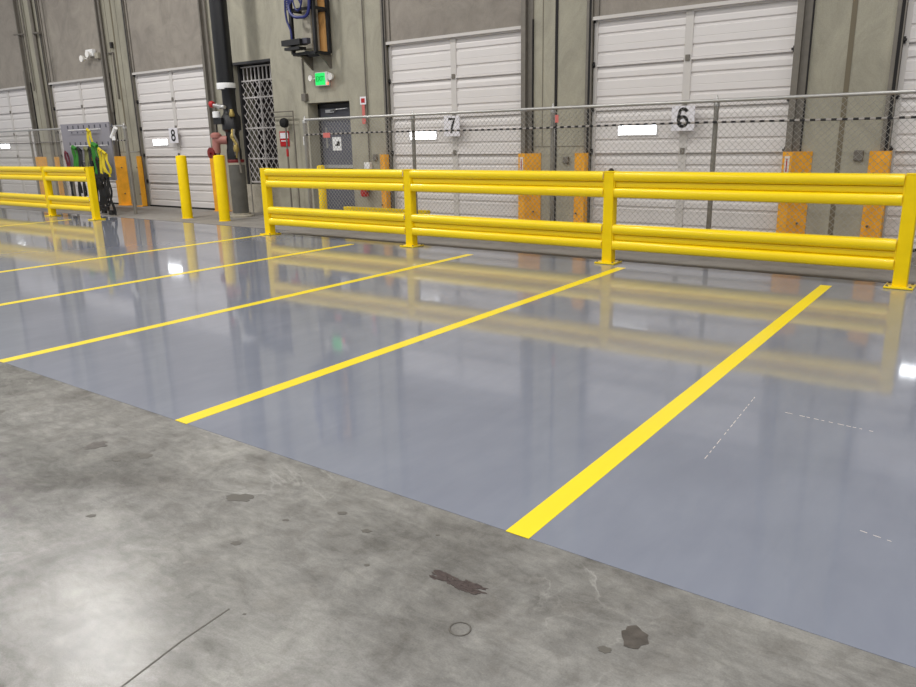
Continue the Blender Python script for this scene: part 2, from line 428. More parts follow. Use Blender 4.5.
# ------------------------------------------------------------------ dock doors
def door_section(x0, x1, z0, z1, y, top=False):
    """half of a ribbed door section as one profiled sheet."""
    b = MB(); h = z1 - z0
    f = lambda t: z0 + h * t
    g = .018
    prof = [(y, f(0)), (y, f(.19)), (y + g, f(.205)), (y + g, f(.25)), (y, f(.275)), (y, f(.40)), (y + .003, f(.405)), (y + .003, f(.415)), (y, f(.42)),
            (y, f(.60)), (y + g, f(.62)), (y + g, f(.665)), (y, f(.69)), (y, f(.80)), (y + .03, f(.935)), (y - .022, f(.945)), (y - .022, f(.985)), (y, f(1.0)), (y + .04, f(1.0)), (y + .04, f(0))]
    b.prism_x(prof, x0, x1)
    return b
def dock_door(k, label):
    c = DC[k]; x0, x1 = c - HW, c + HW
    root = empty('door_%d' % k, (c, YW, 0)); struct(root, label)
    yd = YW + .05
    secs = 5; hh = DH / secs
    win = (c - 1.0, c - .41, 1.485, 1.61)
    for i in range(secs):
        z0, z1 = i * hh + (.03 if i == 0 else 0), (i + 1) * hh - .003
        b = MB()
        for (a, d) in ((x0 + .09, c - .055), (c + .055, x1 - .08)):
            q = door_section(a, d, z0, z1, yd)
            b.v, b.f, b.sm = (b.v + q.v, b.f + [tuple(t + len(b.v) for t in ff) for ff in q.f], b.sm + q.sm)
        b.build('door_panel', M['door'], root)
    # stiles
    for a, d, nm in ((c - .055, c + .055, 'center_stile'), (x0 + .03, x0 + .09, 'side_stile'), (x1 - .08, x1, 'side_stile')):
        b = MB(); b.box(a, d, yd - .012, yd + .04, .03, DH - .01); b.build(nm, M['doordirt'], root)
    b = MB(); b.box(x0 - .02, x1 + .02, YW - .03, YW + .06, DH - .02, DH + .028); b.build('top_rail', M['doordirt'], root)
    b = MB(); b.box(x0, x1, yd - .02, yd + .04, 0, .035); b.build('bottom_seal', M['rubber'], root)
    # jamb angles and vertical lift tracks
    for s, xe in ((-1, x0), (1, x1)):
        t = MB()
        if s > 0:
            t.box(xe - .01, xe + .03, YW - .09, YW, .0, H - 1.2)
            t.box(xe + .03, xe + .13, YW - .02, YW, .0, H - 1.2)
            t.box(xe - .05, xe - .01, YW - .09, YW - .075, .0, DH + .4)
        else:
            t.box(xe - .07, xe - .022, YW - .03, YW, .0, H - 1.2)
            t.box(xe + .016, xe + .03, YW - .04, YW, .0, H - 1.2)
            t.box(xe + .11, xe + .125, YW - .02, YW, DH + .05, H - 1.2)
        t.build('track', M['track'], root)
        g = MB()
        if s < 0: g.box(xe - .022, xe + .014, YW - .04, YW - .004, 0, H - 1.25)  # left edge: shade of the gap painted as a black strip
        else: g.box(xe + .118, xe + .135, YW - .03, YW - .003, 0, DH + .1)  # right edge: thin dark strip
        g.build('track_dark_strip', M['joint'], root)
        for i in range(1, 6):
            z = i * hh - .01
            hb = MB(); xx = xe + .02 if s < 0 else xe - .05
            hb.box(xx - .035, xx + .035, yd - .035, yd - .012, z - .04, z + .04)
            hb.tube([(xx - .07 * (1 if s < 0 else -1), yd - .05, z), (xx + .05 * (1 if s < 0 else -1), yd - .05, z)], .016, 6)
            hb.build('roller_hinge', M['dark'], root)
    for i in range(1, 5):
        z = i * hh - .01
        hb = MB(); hb.box(c - .03, c + .03, yd - .03, yd - .012, z - .04, z + .04); hb.build('center_hinge', M['track'], root)
    # daylight window
    wf = MB()
    a, d, z0, z1 = win
    fr = .02
    wf.box(a - fr, d + fr, yd - .018, yd + .002, z1, z1 + fr); wf.box(a - fr, d + fr, yd - .018, yd + .002, z0 - fr, z0)
    wf.box(a - fr, a, yd - .018, yd + .002, z0, z1); wf.box(d, d + fr, yd - .018, yd + .002, z0, z1)
    w = wf.build('window_frame', M['white'], root)
    p = MB(); p.box(a, d, yd - .012, yd - .003, z0, z1); p.build('window_pane', M['day'], w)
    return root
names = {1: 'white sectional dock door at the right edge', 2: 'white sectional dock door under number 6', 3: 'white sectional dock door under number 7',
         4: 'white sectional dock door under number 8', 5: 'white sectional dock door behind the pegboard', 6: 'white sectional dock door at the left edge'}
for k in DC: dock_door(k, names[k])
bk = MB()
bk.box(XL - 4, XR + 6, YW + .56, YW + .6, 0, H)
bk.build('wall_backing', M['void'], wall)

# ------------------------------------------------------------------ number signs
def arc(cx, cz, rx, rz, a0, a1, n=14, closed=False):
    return [(cx + rx * cos(R_(a0 + (a1 - a0) * i / n)), cz + rz * sin(R_(a0 + (a1 - a0) * i / n))) for i in range(n if closed else n + 1)]
DIG = {'7': [([(-.42, .84), (.42, .84), (.2, .3), (.02, -.3), (-.06, -.9)], False)],
       '6': [(arc(0, -.36, .4, .48, 0, 360, 18, True), True), (arc(.0, .3, .42, .6, 30, 130, 8) + [(-.4, .1), (-.42, -.3)], False)],
       '8': [(arc(0, -.42, .42, .44, 0, 360, 18, True), True), (arc(0, .44, .36, .40, 0, 360, 18, True), True)]}
def number_sign(k, txt, label):
    c = DC[k] + .02
    r = empty('number_sign', (c, YW - .06, 1.52)); thing(r, label, 'sign', 'white number signs on the dock doors')
    b = MB(); b.box(c - .165, c + .165, YW - .075, YW - .06, 1.52, 1.86); b.build('sign_plate', M['sign'], r)
    b = MB(); b.box(c - .03, c + .03, YW - .06, YW + .039, 1.6, 1.8); b.build('bracket', M['track'], r)
    b = MB()
    for path, cl in DIG[txt]:
        b.tube([(c + px_ * .155, YW - .076, 1.695 + pz_ * .135) for px_, pz_ in path], .0225, 8, cl)
    b.v = [(x, YW - .078 + (y - YW + .076) * .08, z) for x, y, z in b.v]
    b.build('digit', M['ink'], r)
number_sign(2, '6', 'square white sign with black digit 6 on the dock door behind the fence')
number_sign(3, '7', 'square white sign with black digit 7 on the dock door behind the fence')
number_sign(4, '8', 'small white sign with black digit 8 above the free-standing yellow bollard')

# ------------------------------------------------------------------ orange track guards
def guard(x, side, label, sticker=False, n=0):
    """side +1: at the right jamb of a door, tapering off to the right."""
    r = empty('track_guard', (x, YW - .1, 0)); thing(r, label, 'guard', 'orange steel guards at the dock door tracks')
    b = MB(); d = .165
    if side > 0:
        poly = [(x, YW - .004), (x, YW - d), (x + .12, YW - d), (x + .33, YW - .012), (x + .33, YW - .004)]
    else:
        w = .25
        poly = [(x, YW - .004), (x, YW - d), (x - .03, YW - d), (x - w, YW - .012), (x - w, YW - .004)]
    b.prism_z(poly, .0, 1.225)
    b.build('guard_plate', M['orange'], r)
    f = MB()
    if side > 0: f.box(x + .0, x + .42, YW - .2, YW - .003, 0, .012)
    else: f.box(x - .3, x, YW - .2, YW - .003, 0, .012)
    f.build('foot_plate', M['orange'], r)
    for z in (.3, .95):
        q = MB()
        sx = x + (.24 if side > 0 else -.17)
        q.lathe((sx, YW - .085, z), [(.016, 0), (.016, .02), (.008, .028)], 8, 'y')
        q.build('bolt', M['brownjoint'], r)
    if sticker:
        q = MB(); q.box(x + .03, x + .09, YW - d - .003, YW - d, .94, 1.17); q.build('label', M['guard_label'], r)
        q = MB(); q.box(x + .05, x + .065, YW - d - .005, YW - d - .003, .97, 1.14); q.build('label_print', M['red'], r)
guard(-6.61, 1, 'orange guard with white label right of the number 7 dock door', True)
guard(-2.55, 1, 'orange guard with white label right of the number 6 dock door', True)
guard(-14.72, 1, 'orange guard partly hidden behind the bollard near the standpipe')
guard(-18.72, 1, 'broad orange guard between the pegboard and the fence end post')
guard(-22.8, 1, 'orange guard showing above the left barrier at its inner post')
guard(-5.42, -1, 'narrow orange guard left of the number 6 dock door')
guard(-1.31, -1, 'orange guard left of the dock door cut by the right frame edge')
guard(-9.5, -1, 'narrow orange guard left of the number 7 dock door')
guard(-17.62, -1, 'thin orange guard left of the number 8 dock door')
guard(-21.68, -1, 'thin orange guard left of the pegboard')

# ------------------------------------------------------------------ guard barriers
def rail_profile(y, z0, h):
    # double-hump beam, front towards -Y
    P = []
    def hump(c, hw, d, n=10):
        for i in range(n + 1):
            a = pi * (i / n) - pi / 2
            P.append((y - .012 - d * (cos(a) ** .6 if cos(a) > 1e-6 else 0), z0 + h * (c + hw * sin(a))))
    hump(.20, .19, .062)
    P.append((y - .026, z0 + h * .42)); P.append((y - .030, z0 + h * .50)); P.append((y - .026, z0 + h * .60))
    hump(.81, .19, .070)
    back = [(yy + .012, zz) for yy, zz in P[::-1]]
    return P + back
def barrier(xs_, label, x_end_left=None):
    xs_ = sorted(xs_)
    r = empty('guard_barrier', (xs_[0], YB, 0)); thing(r, label, 'barrier', 'yellow guard barriers along the coated floor')
    pw = .062
    for i, x in enumerate(xs_):
        b = MB(); b.cbox((x, YB, .5375), (2 * pw, 2 * pw, 1.055), bev=.008)
        po = b.build('post', M['yellow_post'], r)
        cp = MB(); cp.cbox((x, YB, 1.072), (2 * pw + .004, 2 * pw + .004, .014), bev=.004); cp.build('post_cap', M['yellow_post'], po)
        q = MB(); q.cbox((x, YB, .0125), (.25, .25, .017), bev=.003)
        pl = q.build('base_plate', M['yellow'], po)
        for dx in (-1, 1):
            for dy in (-1, 1):
                t = MB(); t.lathe((x + dx * .098, YB + dy * .098, .021), [(.013, 0), (.013, .008), (.007, .01), (.007, .014)], 8)
                t.build('anchor_bolt', M['track'], po)
        if i == len(xs_) - 2 and len(xs_) == 4:
            t = MB(); t.lathe((x, YB, 1.078), [(.034, 0), (.034, .014), (.02, .02), (.02, .028), (.012, .03)], 10)
            t.build('cap_bolt', M['dark'], po)  # dark knob on the post top, added as a cap bolt
    ends = list(zip(xs_[:-1], xs_[1:]))
    if x_end_left is not None: ends.append((x_end_left, xs_[0]))
    for (a, b2) in ends:
        for z0 in (.772, .163):
            q = MB(); q.prism_x(rail_profile(YB - .0, z0, .304), a + pw + .008, b2 - pw - .008, True)
            rl = q.build('rail', M['yellow'], r)
            for xe, s in ((a + pw, 1), (b2 - pw, -1)):
                t = MB(); t.box(min(xe, xe + s * .012), max(xe, xe + s * .012), YB - .05, YB + .03, z0 + .01, z0 + .29)
                t.build('end_bracket', M['yellow'], rl)
    return r
X0 = -9.956; dX = 3.054
barrier([X0, X0 + dX, X0 + 2 * dX, X0 + 3 * dX], 'long yellow guard barrier with four posts standing in front of the chain link fence')
barrier([-15.418, -17.258, -20.31], 'yellow steel guard barrier running out of the left edge beside the pegboard')

# ------------------------------------------------------------------ painted floor lines
ln = ['widest yellow floor line, nearest the camera, ending short of the right-hand barrier post',
      'yellow floor line reaching the third post of the long barrier',
      'yellow floor line starting at the left frame edge and ending before the second barrier post',
      'yellow floor line crossing the bright window reflection',
      'yellow floor line ending at the left end post of the long barrier',
      'short faint yellow floor line farthest left, ending below the left barrier']
for k in range(6):
    x = -1.366 - 2.150 * k if k < 5 else -16.0
    b = MB(); y0 = YE - .005; y1 = 8.03 if k != 4 else 8.14
    x += -.02 * k if k < 3 else -.04
    b.prism_z([(x - .052, y0), (x + .052, y0), (x + .02, y1), (x - .084, y1)] if k < 2 else [(x - .05, y0), (x + .05, y0), (x + .05, y1), (x - .05, y1)], .0012, .0028)
    thing(b.build('floor_stripe', M['stripe']), ln[k], 'floor marking', 'yellow lines painted on the grey floor')

# ------------------------------------------------------------------ marks on the bare floor
def blob(cx, cy, rx, ry, rot, n=22, jag=.22, z=.0012, seed=1):
    rnd = random.Random(seed); b = MB(); pts = []
    for k in range(n):
        a = 2 * pi * k / n; q = 1 + rnd.uniform(-jag, jag)
        x, y = rx * q * cos(a), ry * q * sin(a)
        pts.append((cx + x * cos(rot) - y * sin(rot), cy + x * sin(rot) + y * cos(rot)))
    b.prism_z(pts, .0003, z); return b
def mark(b, m, name='stain'): return b.build(name, M[m], floor)
mark(blob(-3.615, 1.765, .05, .05, .3, seed=2), 'stain'); mark(blob(-3.28, 1.83, .04, .028, .2, seed=3), 'crack')
mark(blob(-.75, 1.885, .045, .05, .2, seed=4), 'stain'); mark(blob(-.80, 1.78, .02, .015, .2, seed=14), 'crack')
mark(blob(-2.52, 1.80, .06, .035, .5, seed=5), 'crack')
for i, (x, y, r) in enumerate([(-2.2, 1.78, .012), (-2.05, 1.95, .02), (-1.87, 1.9, .02), (-1.62, 2.03, .008), (-2.22, 1.55, .02), (-1.83, 1.28, .006), (-3.35, 1.72, .02), (-4.6, 1.7, .05), (-1.7, 1.72, .012), (-2.9, 1.35, .02)]):
    mark(blob(x, y, r, r * .7, .4, 12, .25, seed=20 + i), 'crack')
def scuffed_patch():
    b = MB(); rnd = random.Random(3)
    # strip of dark smears forming a rough rectangle
    for k in range(90):
        u = rnd.uniform(-.1, .1); v = rnd.uniform(-.024, .024)
        c = blob(-1.37 + u, 1.815 + v, rnd.uniform(.008, .024), rnd.uniform(.003, .009), rnd.uniform(-.5, .5), 8, .3, .0008 + k * .00001, k)
        b.v, b.f, b.sm = (b.v + c.v, b.f + [tuple(t + len(b.v) for t in ff) for ff in c.f], b.sm + c.sm)
    return b
mark(scuffed_patch(), 'patch', 'scuffed_patch')
ring = MB(); ring.tube([(-1.21 + .033 * cos(a), 1.615 + .033 * sin(a), .0005) for a in [2 * pi * k / 28 for k in range(28)]], .0028, 6, True)
mark(ring, 'crack', 'drill_ring')
def strip(pts, w, m, name='floor_joint', z=.0012):
    b = MB()
    for (p, q) in zip(pts[:-1], pts[1:]):
        d = Vector((q[0] - p[0], q[1] - p[1])).normalized(); nn = Vector((-d.y, d.x)) * w / 2
        b.prism_z([(p[0] - nn.x, p[1] - nn.y), (q[0] - nn.x, q[1] - nn.y), (q[0] + nn.x, q[1] + nn.y), (p[0] + nn.x, p[1] + nn.y)], .0002, z)
    return b.build(name, M[m], floor)
strip([(-1.80, .60), (-1.845, .87), (-1.88, 1.08), (-1.895, 1.27)], .006, 'crack')
rnd = random.Random(11)

# scratches in the coating, plus one reflection-like streak painted as dashes
def scratch_and_sheen(x0, y0, x1, y1, n, w, seed):
    rnd = random.Random(seed); b = MB()
    for i in range(n):
        t = (i + rnd.uniform(-.2, .2)) / n; l = rnd.uniform(.3, .8) / n
        ax, ay = x0 + (x1 - x0) * t, y0 + (y1 - y0) * t; bx, by = x0 + (x1 - x0) * (t + l), y0 + (y1 - y0) * (t + l)
        d = Vector((bx - ax, by - ay)).normalized(); nn = Vector((-d.y, d.x)) * w / 2
        b.prism_z([(ax - nn.x, ay - nn.y), (bx - nn.x, by - nn.y), (bx + nn.x, by + nn.y), (ax + nn.x, ay + nn.y)], .0012, .0019)
    b.build('scratch_and_sheen', M['guard_label'], coating)
scratch_and_sheen(-1.01, 3.3, -1.06, 4.34, 16, .0032, 1)
scratch_and_sheen(-.86, 4.13, -.40, 4.08, 12, .005, 2)  # soft reflected streak, painted here as pale dashes
scratch_and_sheen(-.30, 2.96, -.17, 2.93, 3, .003, 3)

# ------------------------------------------------------------------ chain link fences
def zigzag_mesh(x0, x1, y, z0, z1, pitch=.074, wr=.0034):
    """diamond mesh of wires: vertical zig-zag strands that hook into each other."""
    b = MB(); hp = pitch / 2
    n = int(round((x1 - x0) / hp)); m = int(round((z1 - z0) / hp))
    vs, fs = [], []
    for i in range(n):
        xa = x0 + i * hp
        for side in range(1):
            pts = []
            for k in range(m + 1):
                x = xa + (hp if (k + i) % 2 else 0)
                yy = y + (.004 if (k + i) % 2 else -.004)
                pts.append((x, yy, z0 + (z1 - z0) * k / m))
            o = len(vs)
            for (x, yy, z) in pts:
                for a in range(3):
                    an = 2 * pi * a / 3 + .5
                    vs.append((x + wr * cos(an), yy + wr * sin(an), z))
            for k in range(m):
                for a in range(3):
                    c2 = (a + 1) % 3
                    fs.append((o + k * 3 + a, o + k * 3 + c2, o + k * 3 + 3 + c2, o + k * 3 + 3 + a))
    b.add(vs, fs, True)
    return b
def fence(posts, xend0, xend1, label, mesh_range, top=1.85, grp='galvanised chain link fences'):
    r = empty('chain_link_fence', (posts[0], YF, 0)); thing(r, label, 'fence', grp)
    for i, x in enumerate(posts):
        pr = .036 if (i == 0 or x == posts[-1]) else .030
        b = MB(); b.lathe((x, YF + .045, 0), [(pr, 0), (pr, top - .06)], 14)
        po = b.build('post', M['post'], r)
        c = MB(); c.lathe((x, YF + .045, top - .06), [(pr + .006, 0), (pr + .006, .045), (pr * .7, .07), (.012, .1), (.006, .125)], 14)
        c.build('post_cap', M['rail'], po)
    b = MB(); b.tube([(xend0, YF + .012, top), (xend1, YF + .012, top)], .021, 12)
    b.build('top_rail', M['rail'], r)
    # tension cable threaded through the mesh
    b = MB(); pts = []
    n = int((xend1 - xend0) / .05)
    for k in range(n + 1):
        x = xend0 + (xend1 - xend0) * k / n
        pts.append((x, YF - .022, 1.6 + .006 * sin(x * 1.3)))
    b.tube(pts, .013, 6); b.build('tension_cable', M['rope'], r)
    z = zigzag_mesh(mesh_range[0], mesh_range[1], YF, .04, top - .02)
    z.build('wire_mesh', M['mesh'], r)
    b = MB(); b.tube([(mesh_range[0], YF, .06), (mesh_range[1], YF, .06)], .005, 5); b.build('bottom_wire', M['rail'], r)
    return r
fr = fence([-10.16, -7.73, -5.26, -3.04, -.6, 1.85], -10.12, 3.2, 'galvanised chain link fence with a dark cable behind the long yellow barrier', (-10.1, 3.2))
b = MB(); b.lathe((-.6, YF, 0), [(.001, 0), (.001, .001)], 3)
fl2 = fence([-15.82, -18.35, -20.12, -23.4], -24.5, -15.75, 'short galvanised chain link fence behind the left barrier and pegboard', (-24.5, -18.4), 1.9)
# return pipe from end post to wall, and angled brace
b = MB(); b.tube([(-15.82, YF + .06, 1.34), (-17.75, YW - .01, 1.34)], .010, 6); b.build('return_wire', M['post'], fl2)
b = MB(); b.box(-6.0 - .0, -5.9, YF - .03, YF - .024, 1.62, 1.76)

# orange tag hung on the fence
t = MB(); t.box(-9.63, -9.47, YF - .05, YF - .042, 1.54, 1.62)
thing(t.build('warning_tag', M['pink']), 'small faded orange-red tag hung on the fence before the grey exit door', 'tag')
t = MB(); t.box(-5.19, -5.14, YF - .02, YF - .014, 1.66, 1.76)
thing(t.build('warning_tag', M['pink']), 'tiny faded red tag on the fence beside the post between doors 6 and 7', 'tag')

# ------------------------------------------------------------------ bollards
def bollard(x, y, h, r_, label, grp='yellow steel bollards'):
    o = empty('bollard', (x, y, 0)); thing(o, label, 'bollard', grp)
    b = MB(); b.lathe((x, y, 0), [(r_, 0), (r_, h - .03), (r_ * .93, h - .012), (r_ * .6, h - .002), (.01, h)], 24)
    b.build('bollard_pipe', M['yellow_post'], o)
    b = MB(); b.lathe((x, y, 0), [(r_ + .012, 0), (r_ + .012, .008)], 24); b.build('base_collar', M['yellow_post'], o)
    return o
bollard(-13.84, 9.36, 1.27, .105, 'free-standing yellow bollard in front of the number 8 dock door')
bollard(-12.61, 9.36, 1.27, .105, 'yellow bollard right beside the black standpipe')
bollard(-10.68, 10.2, 1.05, .075, 'slim yellow bollard behind the fence before the grey exit door')
# low yellow guard behind the fence
lg = empty('low_guard_rail', (-8.8, 10.2, 0)); thing(lg, 'low yellow guard rail on the floor behind the fence below dock door 7', 'guard rail')
b = MB(); b.cbox((-8.93, 10.0, .275), (1.95, .10, .10), bev=.01); b.build('rail', M['yellow_post'], lg)
for x in (-9.8, -8.93, -8.05):
    b = MB(); b.box(x - .04, x + .04, 9.96, 10.04, 0, .226); b.build('leg', M['yellow_post'], lg)

# ------------------------------------------------------------------ standpipe
sp = empty('standpipe', (-13.05, 10.1, 0)); thing(sp, 'tall black fire standpipe with red valves and grey lower sleeve beside the security gate', 'pipe')
px, py = -13.08, 10.1
b = MB(); b.lathe((px - .06, py, 0), [(.17, 2.55), (.17, H - .02)], 24); b.build('upper_pipe', M['bpipe'], sp)
b = MB(); b.lathe((px - .055, py, 0), [(.183, 2.53), (.185, 2.54), (.185, 2.64), (.183, 2.65)], 24); b.build('white_band', M['white'], sp)
b = MB(); b.lathe((px + .0, py, 0), [(.15, 1.15), (.15, 1.35), (.135, 1.4), (.135, 1.7), (.19, 1.75), (.19, 2.0), (.15, 2.05), (.135, 2.1), (.135, 2.5), (.16, 2.55)], 24)
b.build('middle_pipe', M['bpipe'], sp)
b = MB(); b.lathe((px + .04, py, 0), [(.165, 0.05), (.165, 1.05)], 24); b.build('lower_sleeve', M['gpipe'], sp)
b = MB(); b.lathe((px + .04, py, 0), [(.25, 0), (.25, .03), (.2, .05), (.2, .08)], 24); b.build('base_flange', M['block'], sp)
b = MB(); b.lathe((px + .03, py, 0), [(.165, 1.1), (.165, 1.12), (.17, 1.13), (.17, 1.15), (.165, 1.16)], 20); b.build('red_ring', M['dred'], sp)
# upper side valve with red handle
v = MB(); v.tube([(px - .1, py - .05, 2.2), (px - .1, py - .2, 2.2)], .05, 10); v.tube([(px + .1, py - .2, 2.18), (px - .3, py - .2, 2.24)], .035, 10)
vo = v.build('test_valve', M['silver'], sp)
v = MB(); v.lathe((px - .28, py - .2, 2.25), [(.05, -.07), (.065, -.05), (.065, -.0), (.05, .03)], 12, 'x'); v.build('valve_handle', M['red'], vo)
v = MB(); v.lathe((px - .19, py - .2, 1.98), [(.05, 0), (.08, .01), (.08, .12), (.05, .13)], 10); v.build('valve_body', M['white'], vo)
v = MB(); v.box(px - .26, px + .0, py - .24, py - .1, 1.86, 1.98); v.build('bracket', M['black'], sp)
# lower salmon valve
v = MB(); v.tube([(px - .05, py - .1, 1.55), (px - .22, py - .24, 1.55)], .085, 12); v.tube([(px - .22, py - .24, 1.62), (px - .25, py - .24, 1.3)], .08, 12)
v.lathe((px - .22, py - .24, 1.6), [(.11, 0), (.11, .06), (.06, .1)], 12)
vo = v.build('hose_valve', M['redm'], sp)
v = MB(); v.lathe((px - .32, py - .28, 1.3), [(.11, -.0), (.11, .06)], 14, 'y'); v.lathe((px - .32, py - .33, 1.3), [(.03, 0), (.03, .05)], 10, 'y')
v.build('valve_handle', M['dred'], vo)
v = MB(); v.lathe((px - .36, py - .2, 1.42), [(.05, 0), (.06, .02), (.06, .2), (.04, .22)], 10); v.build('gauge', M['block'], sp)
# small pipes and fittings to the right of it
v = MB(); v.tube([(px + .15, py - .1, 1.75), (px + .2, py - .17, 1.6), (px + .3, py - .15, 1.45), (px + .22, py - .1, 1.2)], .03, 8)
v.build('drain_hose', M['brass'], sp)
v = MB(); v.tube([(px + .2, py - .1, 1.75), (px + .24, py - .15, 1.65), (px + .3, py - .12, 1.5), (px + .26, py - .1, 1.2), (px + .3, py - .1, .9)], .022, 8)
v.tube([(px + .16, py - .1, 1.6), (px + .24, py - .16, 1.45), (px + .2, py - .12, 1.25)], .02, 8)
v.build('drain_pipe', M['track'], sp)
for (c_, prof) in (((px + .17, py - .1, 2.0), [(.05, 0), (.06, .04), (.04, .1), (.03, .14)]), ((px + .28, py - .16, 1.38), [(.05, -.06), (.06, 0), (.04, .07)]), ((px + .2, py - .16, 1.62), [(.04, -.05), (.05, 0), (.03, .05)])):
    v = MB(); v.lathe(c_, prof, 10); v.build('brass_valve', M['brass'], sp)

v = MB(); v.tube([(px + .32, py + .1, 1.2), (px + .32, py + .1, .0)], .014, 8)
v.build('side_conduit', M['post'], sp)

# ------------------------------------------------------------------ security gate in the wall opening
gx0, gx1 = -13.86, -12.62
bb = MB(); bb.box(gx0, gx1, YW + .02, YW + D, 0, .6); struct(bb.build('wall_base', M['block']), 'concrete sill block below the security gate')
g = empty('security_gate', (gx0, YW + .25, .6)); thing(g, 'tall steel lattice security gate in the wall opening beside the standpipe', 'gate')
yg = YW + .2
b = MB()
for x in (gx0 + .015, gx1 - .015, (gx0 + gx1) / 2): b.box(x - .014, x + .014, yg - .015, yg + .015, .62, 3.05)
for z in (.65, 1.15, 1.79, 2.42, 2.76, 3.04): b.box(gx0, gx1, yg - .016, yg + .016, z - .014, z + .014)
b.build('gate_frame', M['gate'], g)
b = MB()
for k in range(1, 10):
    x = gx0 + (gx1 - gx0) * k / 10; b.box(x - .012, x + .012, yg - .01, yg + .01, 2.76, 3.03)
b.build('upper_bars', M['gate'], g)
b = MB(); st = .16
for (za, zb) in ((.65, 1.15), (1.15, 1.79), (1.79, 2.42), (2.42, 2.76)):
    hgt = zb - za; w = gx1 - gx0
    n = int((w + hgt) / st) + 2
    for k in range(-int(hgt / st) - 2, n):
        for s in (1, -1):
            # diagonals with slope 1.6
            pts = []
            xa = k * st; xb = xa + hgt / 1.2
            t0 = max(0, (0 - xa) / (xb - xa)); t1 = min(1, (w - xa) / (xb - xa))
            if t1 - t0 < .05: continue
            p0 = (xa + (xb - xa) * t0, za + hgt * t0); p1 = (xa + (xb - xa) * t1, za + hgt * t1)
            if s < 0: p0 = (w - p0[0], p0[1]); p1 = (w - p1[0], p1[1])
            b.tube([(gx0 + p0[0], yg + .008 * s, p0[1]), (gx0 + p1[0], yg + .008 * s, p1[1])], .009, 6, cap=False)
b.build('lattice', M['gate'], g)
b = MB(); b.box(gx0, gx0 + .05, YW + .14, YW + .26, .6, 3.13); b.box(gx0, gx1, YW, YW + .26, 3.08, 3.13)
b.build('opening_frame', M['frame'], g)

# ------------------------------------------------------------------ exit door
dx0, dx1 = -11.62, -10.47
ed = empty('door_7', ((dx0 + dx1) / 2, YW + .3, 0)); struct(ed, 'grey steel exit door set deep in the wall')
yd = YW + .27
b = MB(); b.box(dx0, dx0 + .05, yd, yd + .1, 0, 2.2); b.box(dx1 - .05, dx1, yd, yd + .1, 0, 2.2); b.box(dx0, dx1, yd, yd + .1, 2.12, 2.2); b.build('door_frame', M['frame'], ed)
b = MB(); b.box(dx0 + .05, dx1 - .05, yd + .02, yd + .07, .02, 2.12); b.build('door_leaf', M['gdoor'], ed)
b = MB(); b.box(dx0 + .25, dx0 + .5, yd - .04, yd + .02, 2.03, 2.09); b.tube([(dx0 + .4, yd - .05, 2.06), (dx0 + .7, yd - .18, 2.08), (dx0 + .85, yd - .02, 2.1)], .012, 6); b.build('door_closer', M['silver'], ed)
b = MB(); b.box(dx0 + .1, dx1 - .15, yd - .03, yd + .02, .96, 1.02); b.build('panic_bar', M['silver'], ed)
b = MB(); b.box(dx0 + .17, dx0 + .22, yd + .01, yd + .02, 1.35, 1.75); b.build('narrow_glass', M['silver'], ed)
n = empty('paper_notice', (-10.95, yd + .015, 1.3)); thing(n, 'white paper notice with a small dark picture taped on the grey exit door', 'notice')
b = MB(); b.box(-11.27, -11.03, yd + .012, yd + .02, 1.3, 1.56); b.build('paper', M['white'], n)
b = MB(); b.lathe((-11.11, yd + .012, 1.44), [(.04, 0), (.045, .002)], 12, 'y'); b.box(-11.2, -11.07, yd + .009, yd + .012, 1.39, 1.42); b.build('print', M['ink'], n)
b = MB(); b.box(dx0 + .001, dx0 + .02, YW + .06, YW + .16, 1.46, 1.6)
b = MB(); b.cbox((dx0 - .1, YW - .02, 1.5), (.1, .05, .17), bev=.008); rd = empty('card_reader', (dx0 - .1, YW, 1.42)); thing(rd, 'small white card reader left of the grey exit door', 'card reader')
b.build('reader_body', M['white'], rd); b = MB(); b.box(dx0 - .125, dx0 - .075, YW - .049, YW - .0455, 1.5, 1.55); b.build('reader_pad', M['slot'], rd)

# ------------------------------------------------------------------ exit sign combo
ex = empty('exit_sign', (-11.12, YW - .05, 2.53)); thing(ex, 'glowing green EXIT sign with lamp head above the grey exit door', 'exit sign')
b = MB(); b.cbox((-11.1, YW - .05, 2.64), (.33, .08, .25), bev=.01); b.build('housing', M['white'], ex)
b = MB(); b.box(-11.25, -10.99, YW - .096, YW - .09, 2.53, 2.75); b.build('face', M['exitg'], ex)
text_mesh('EXIT', .13, facing(-11.12, YW - .099, 2.64), M['exitface'], 'letters', ex, .002, .85)
b = MB(); b.tube([(-10.96, YW - .05, 2.66), (-10.82, YW - .06, 2.66)], .015, 6); b.lathe((-10.83, YW - .04, 2.67), [(.03, 0), (.06, .03), (.065, .08)], 14, 'y'); b.build('lamp_head', M['lens'], ex)
b = MB(); b.tube([(-11.28, YW - .05, 2.66), (-11.36, YW - .07, 2.66)], .015, 6); b.lathe((-11.38, YW - .05, 2.67), [(.03, 0), (.05, .03), (.055, .06)], 14, 'y'); b.build('lamp_head', M['lens'], ex)
b = MB(); b.lathe((-10.93, YW - .085, 2.55), [(.022, 0), (.022, .01)], 10, 'y'); b.build('status_light', M['led'], ex)

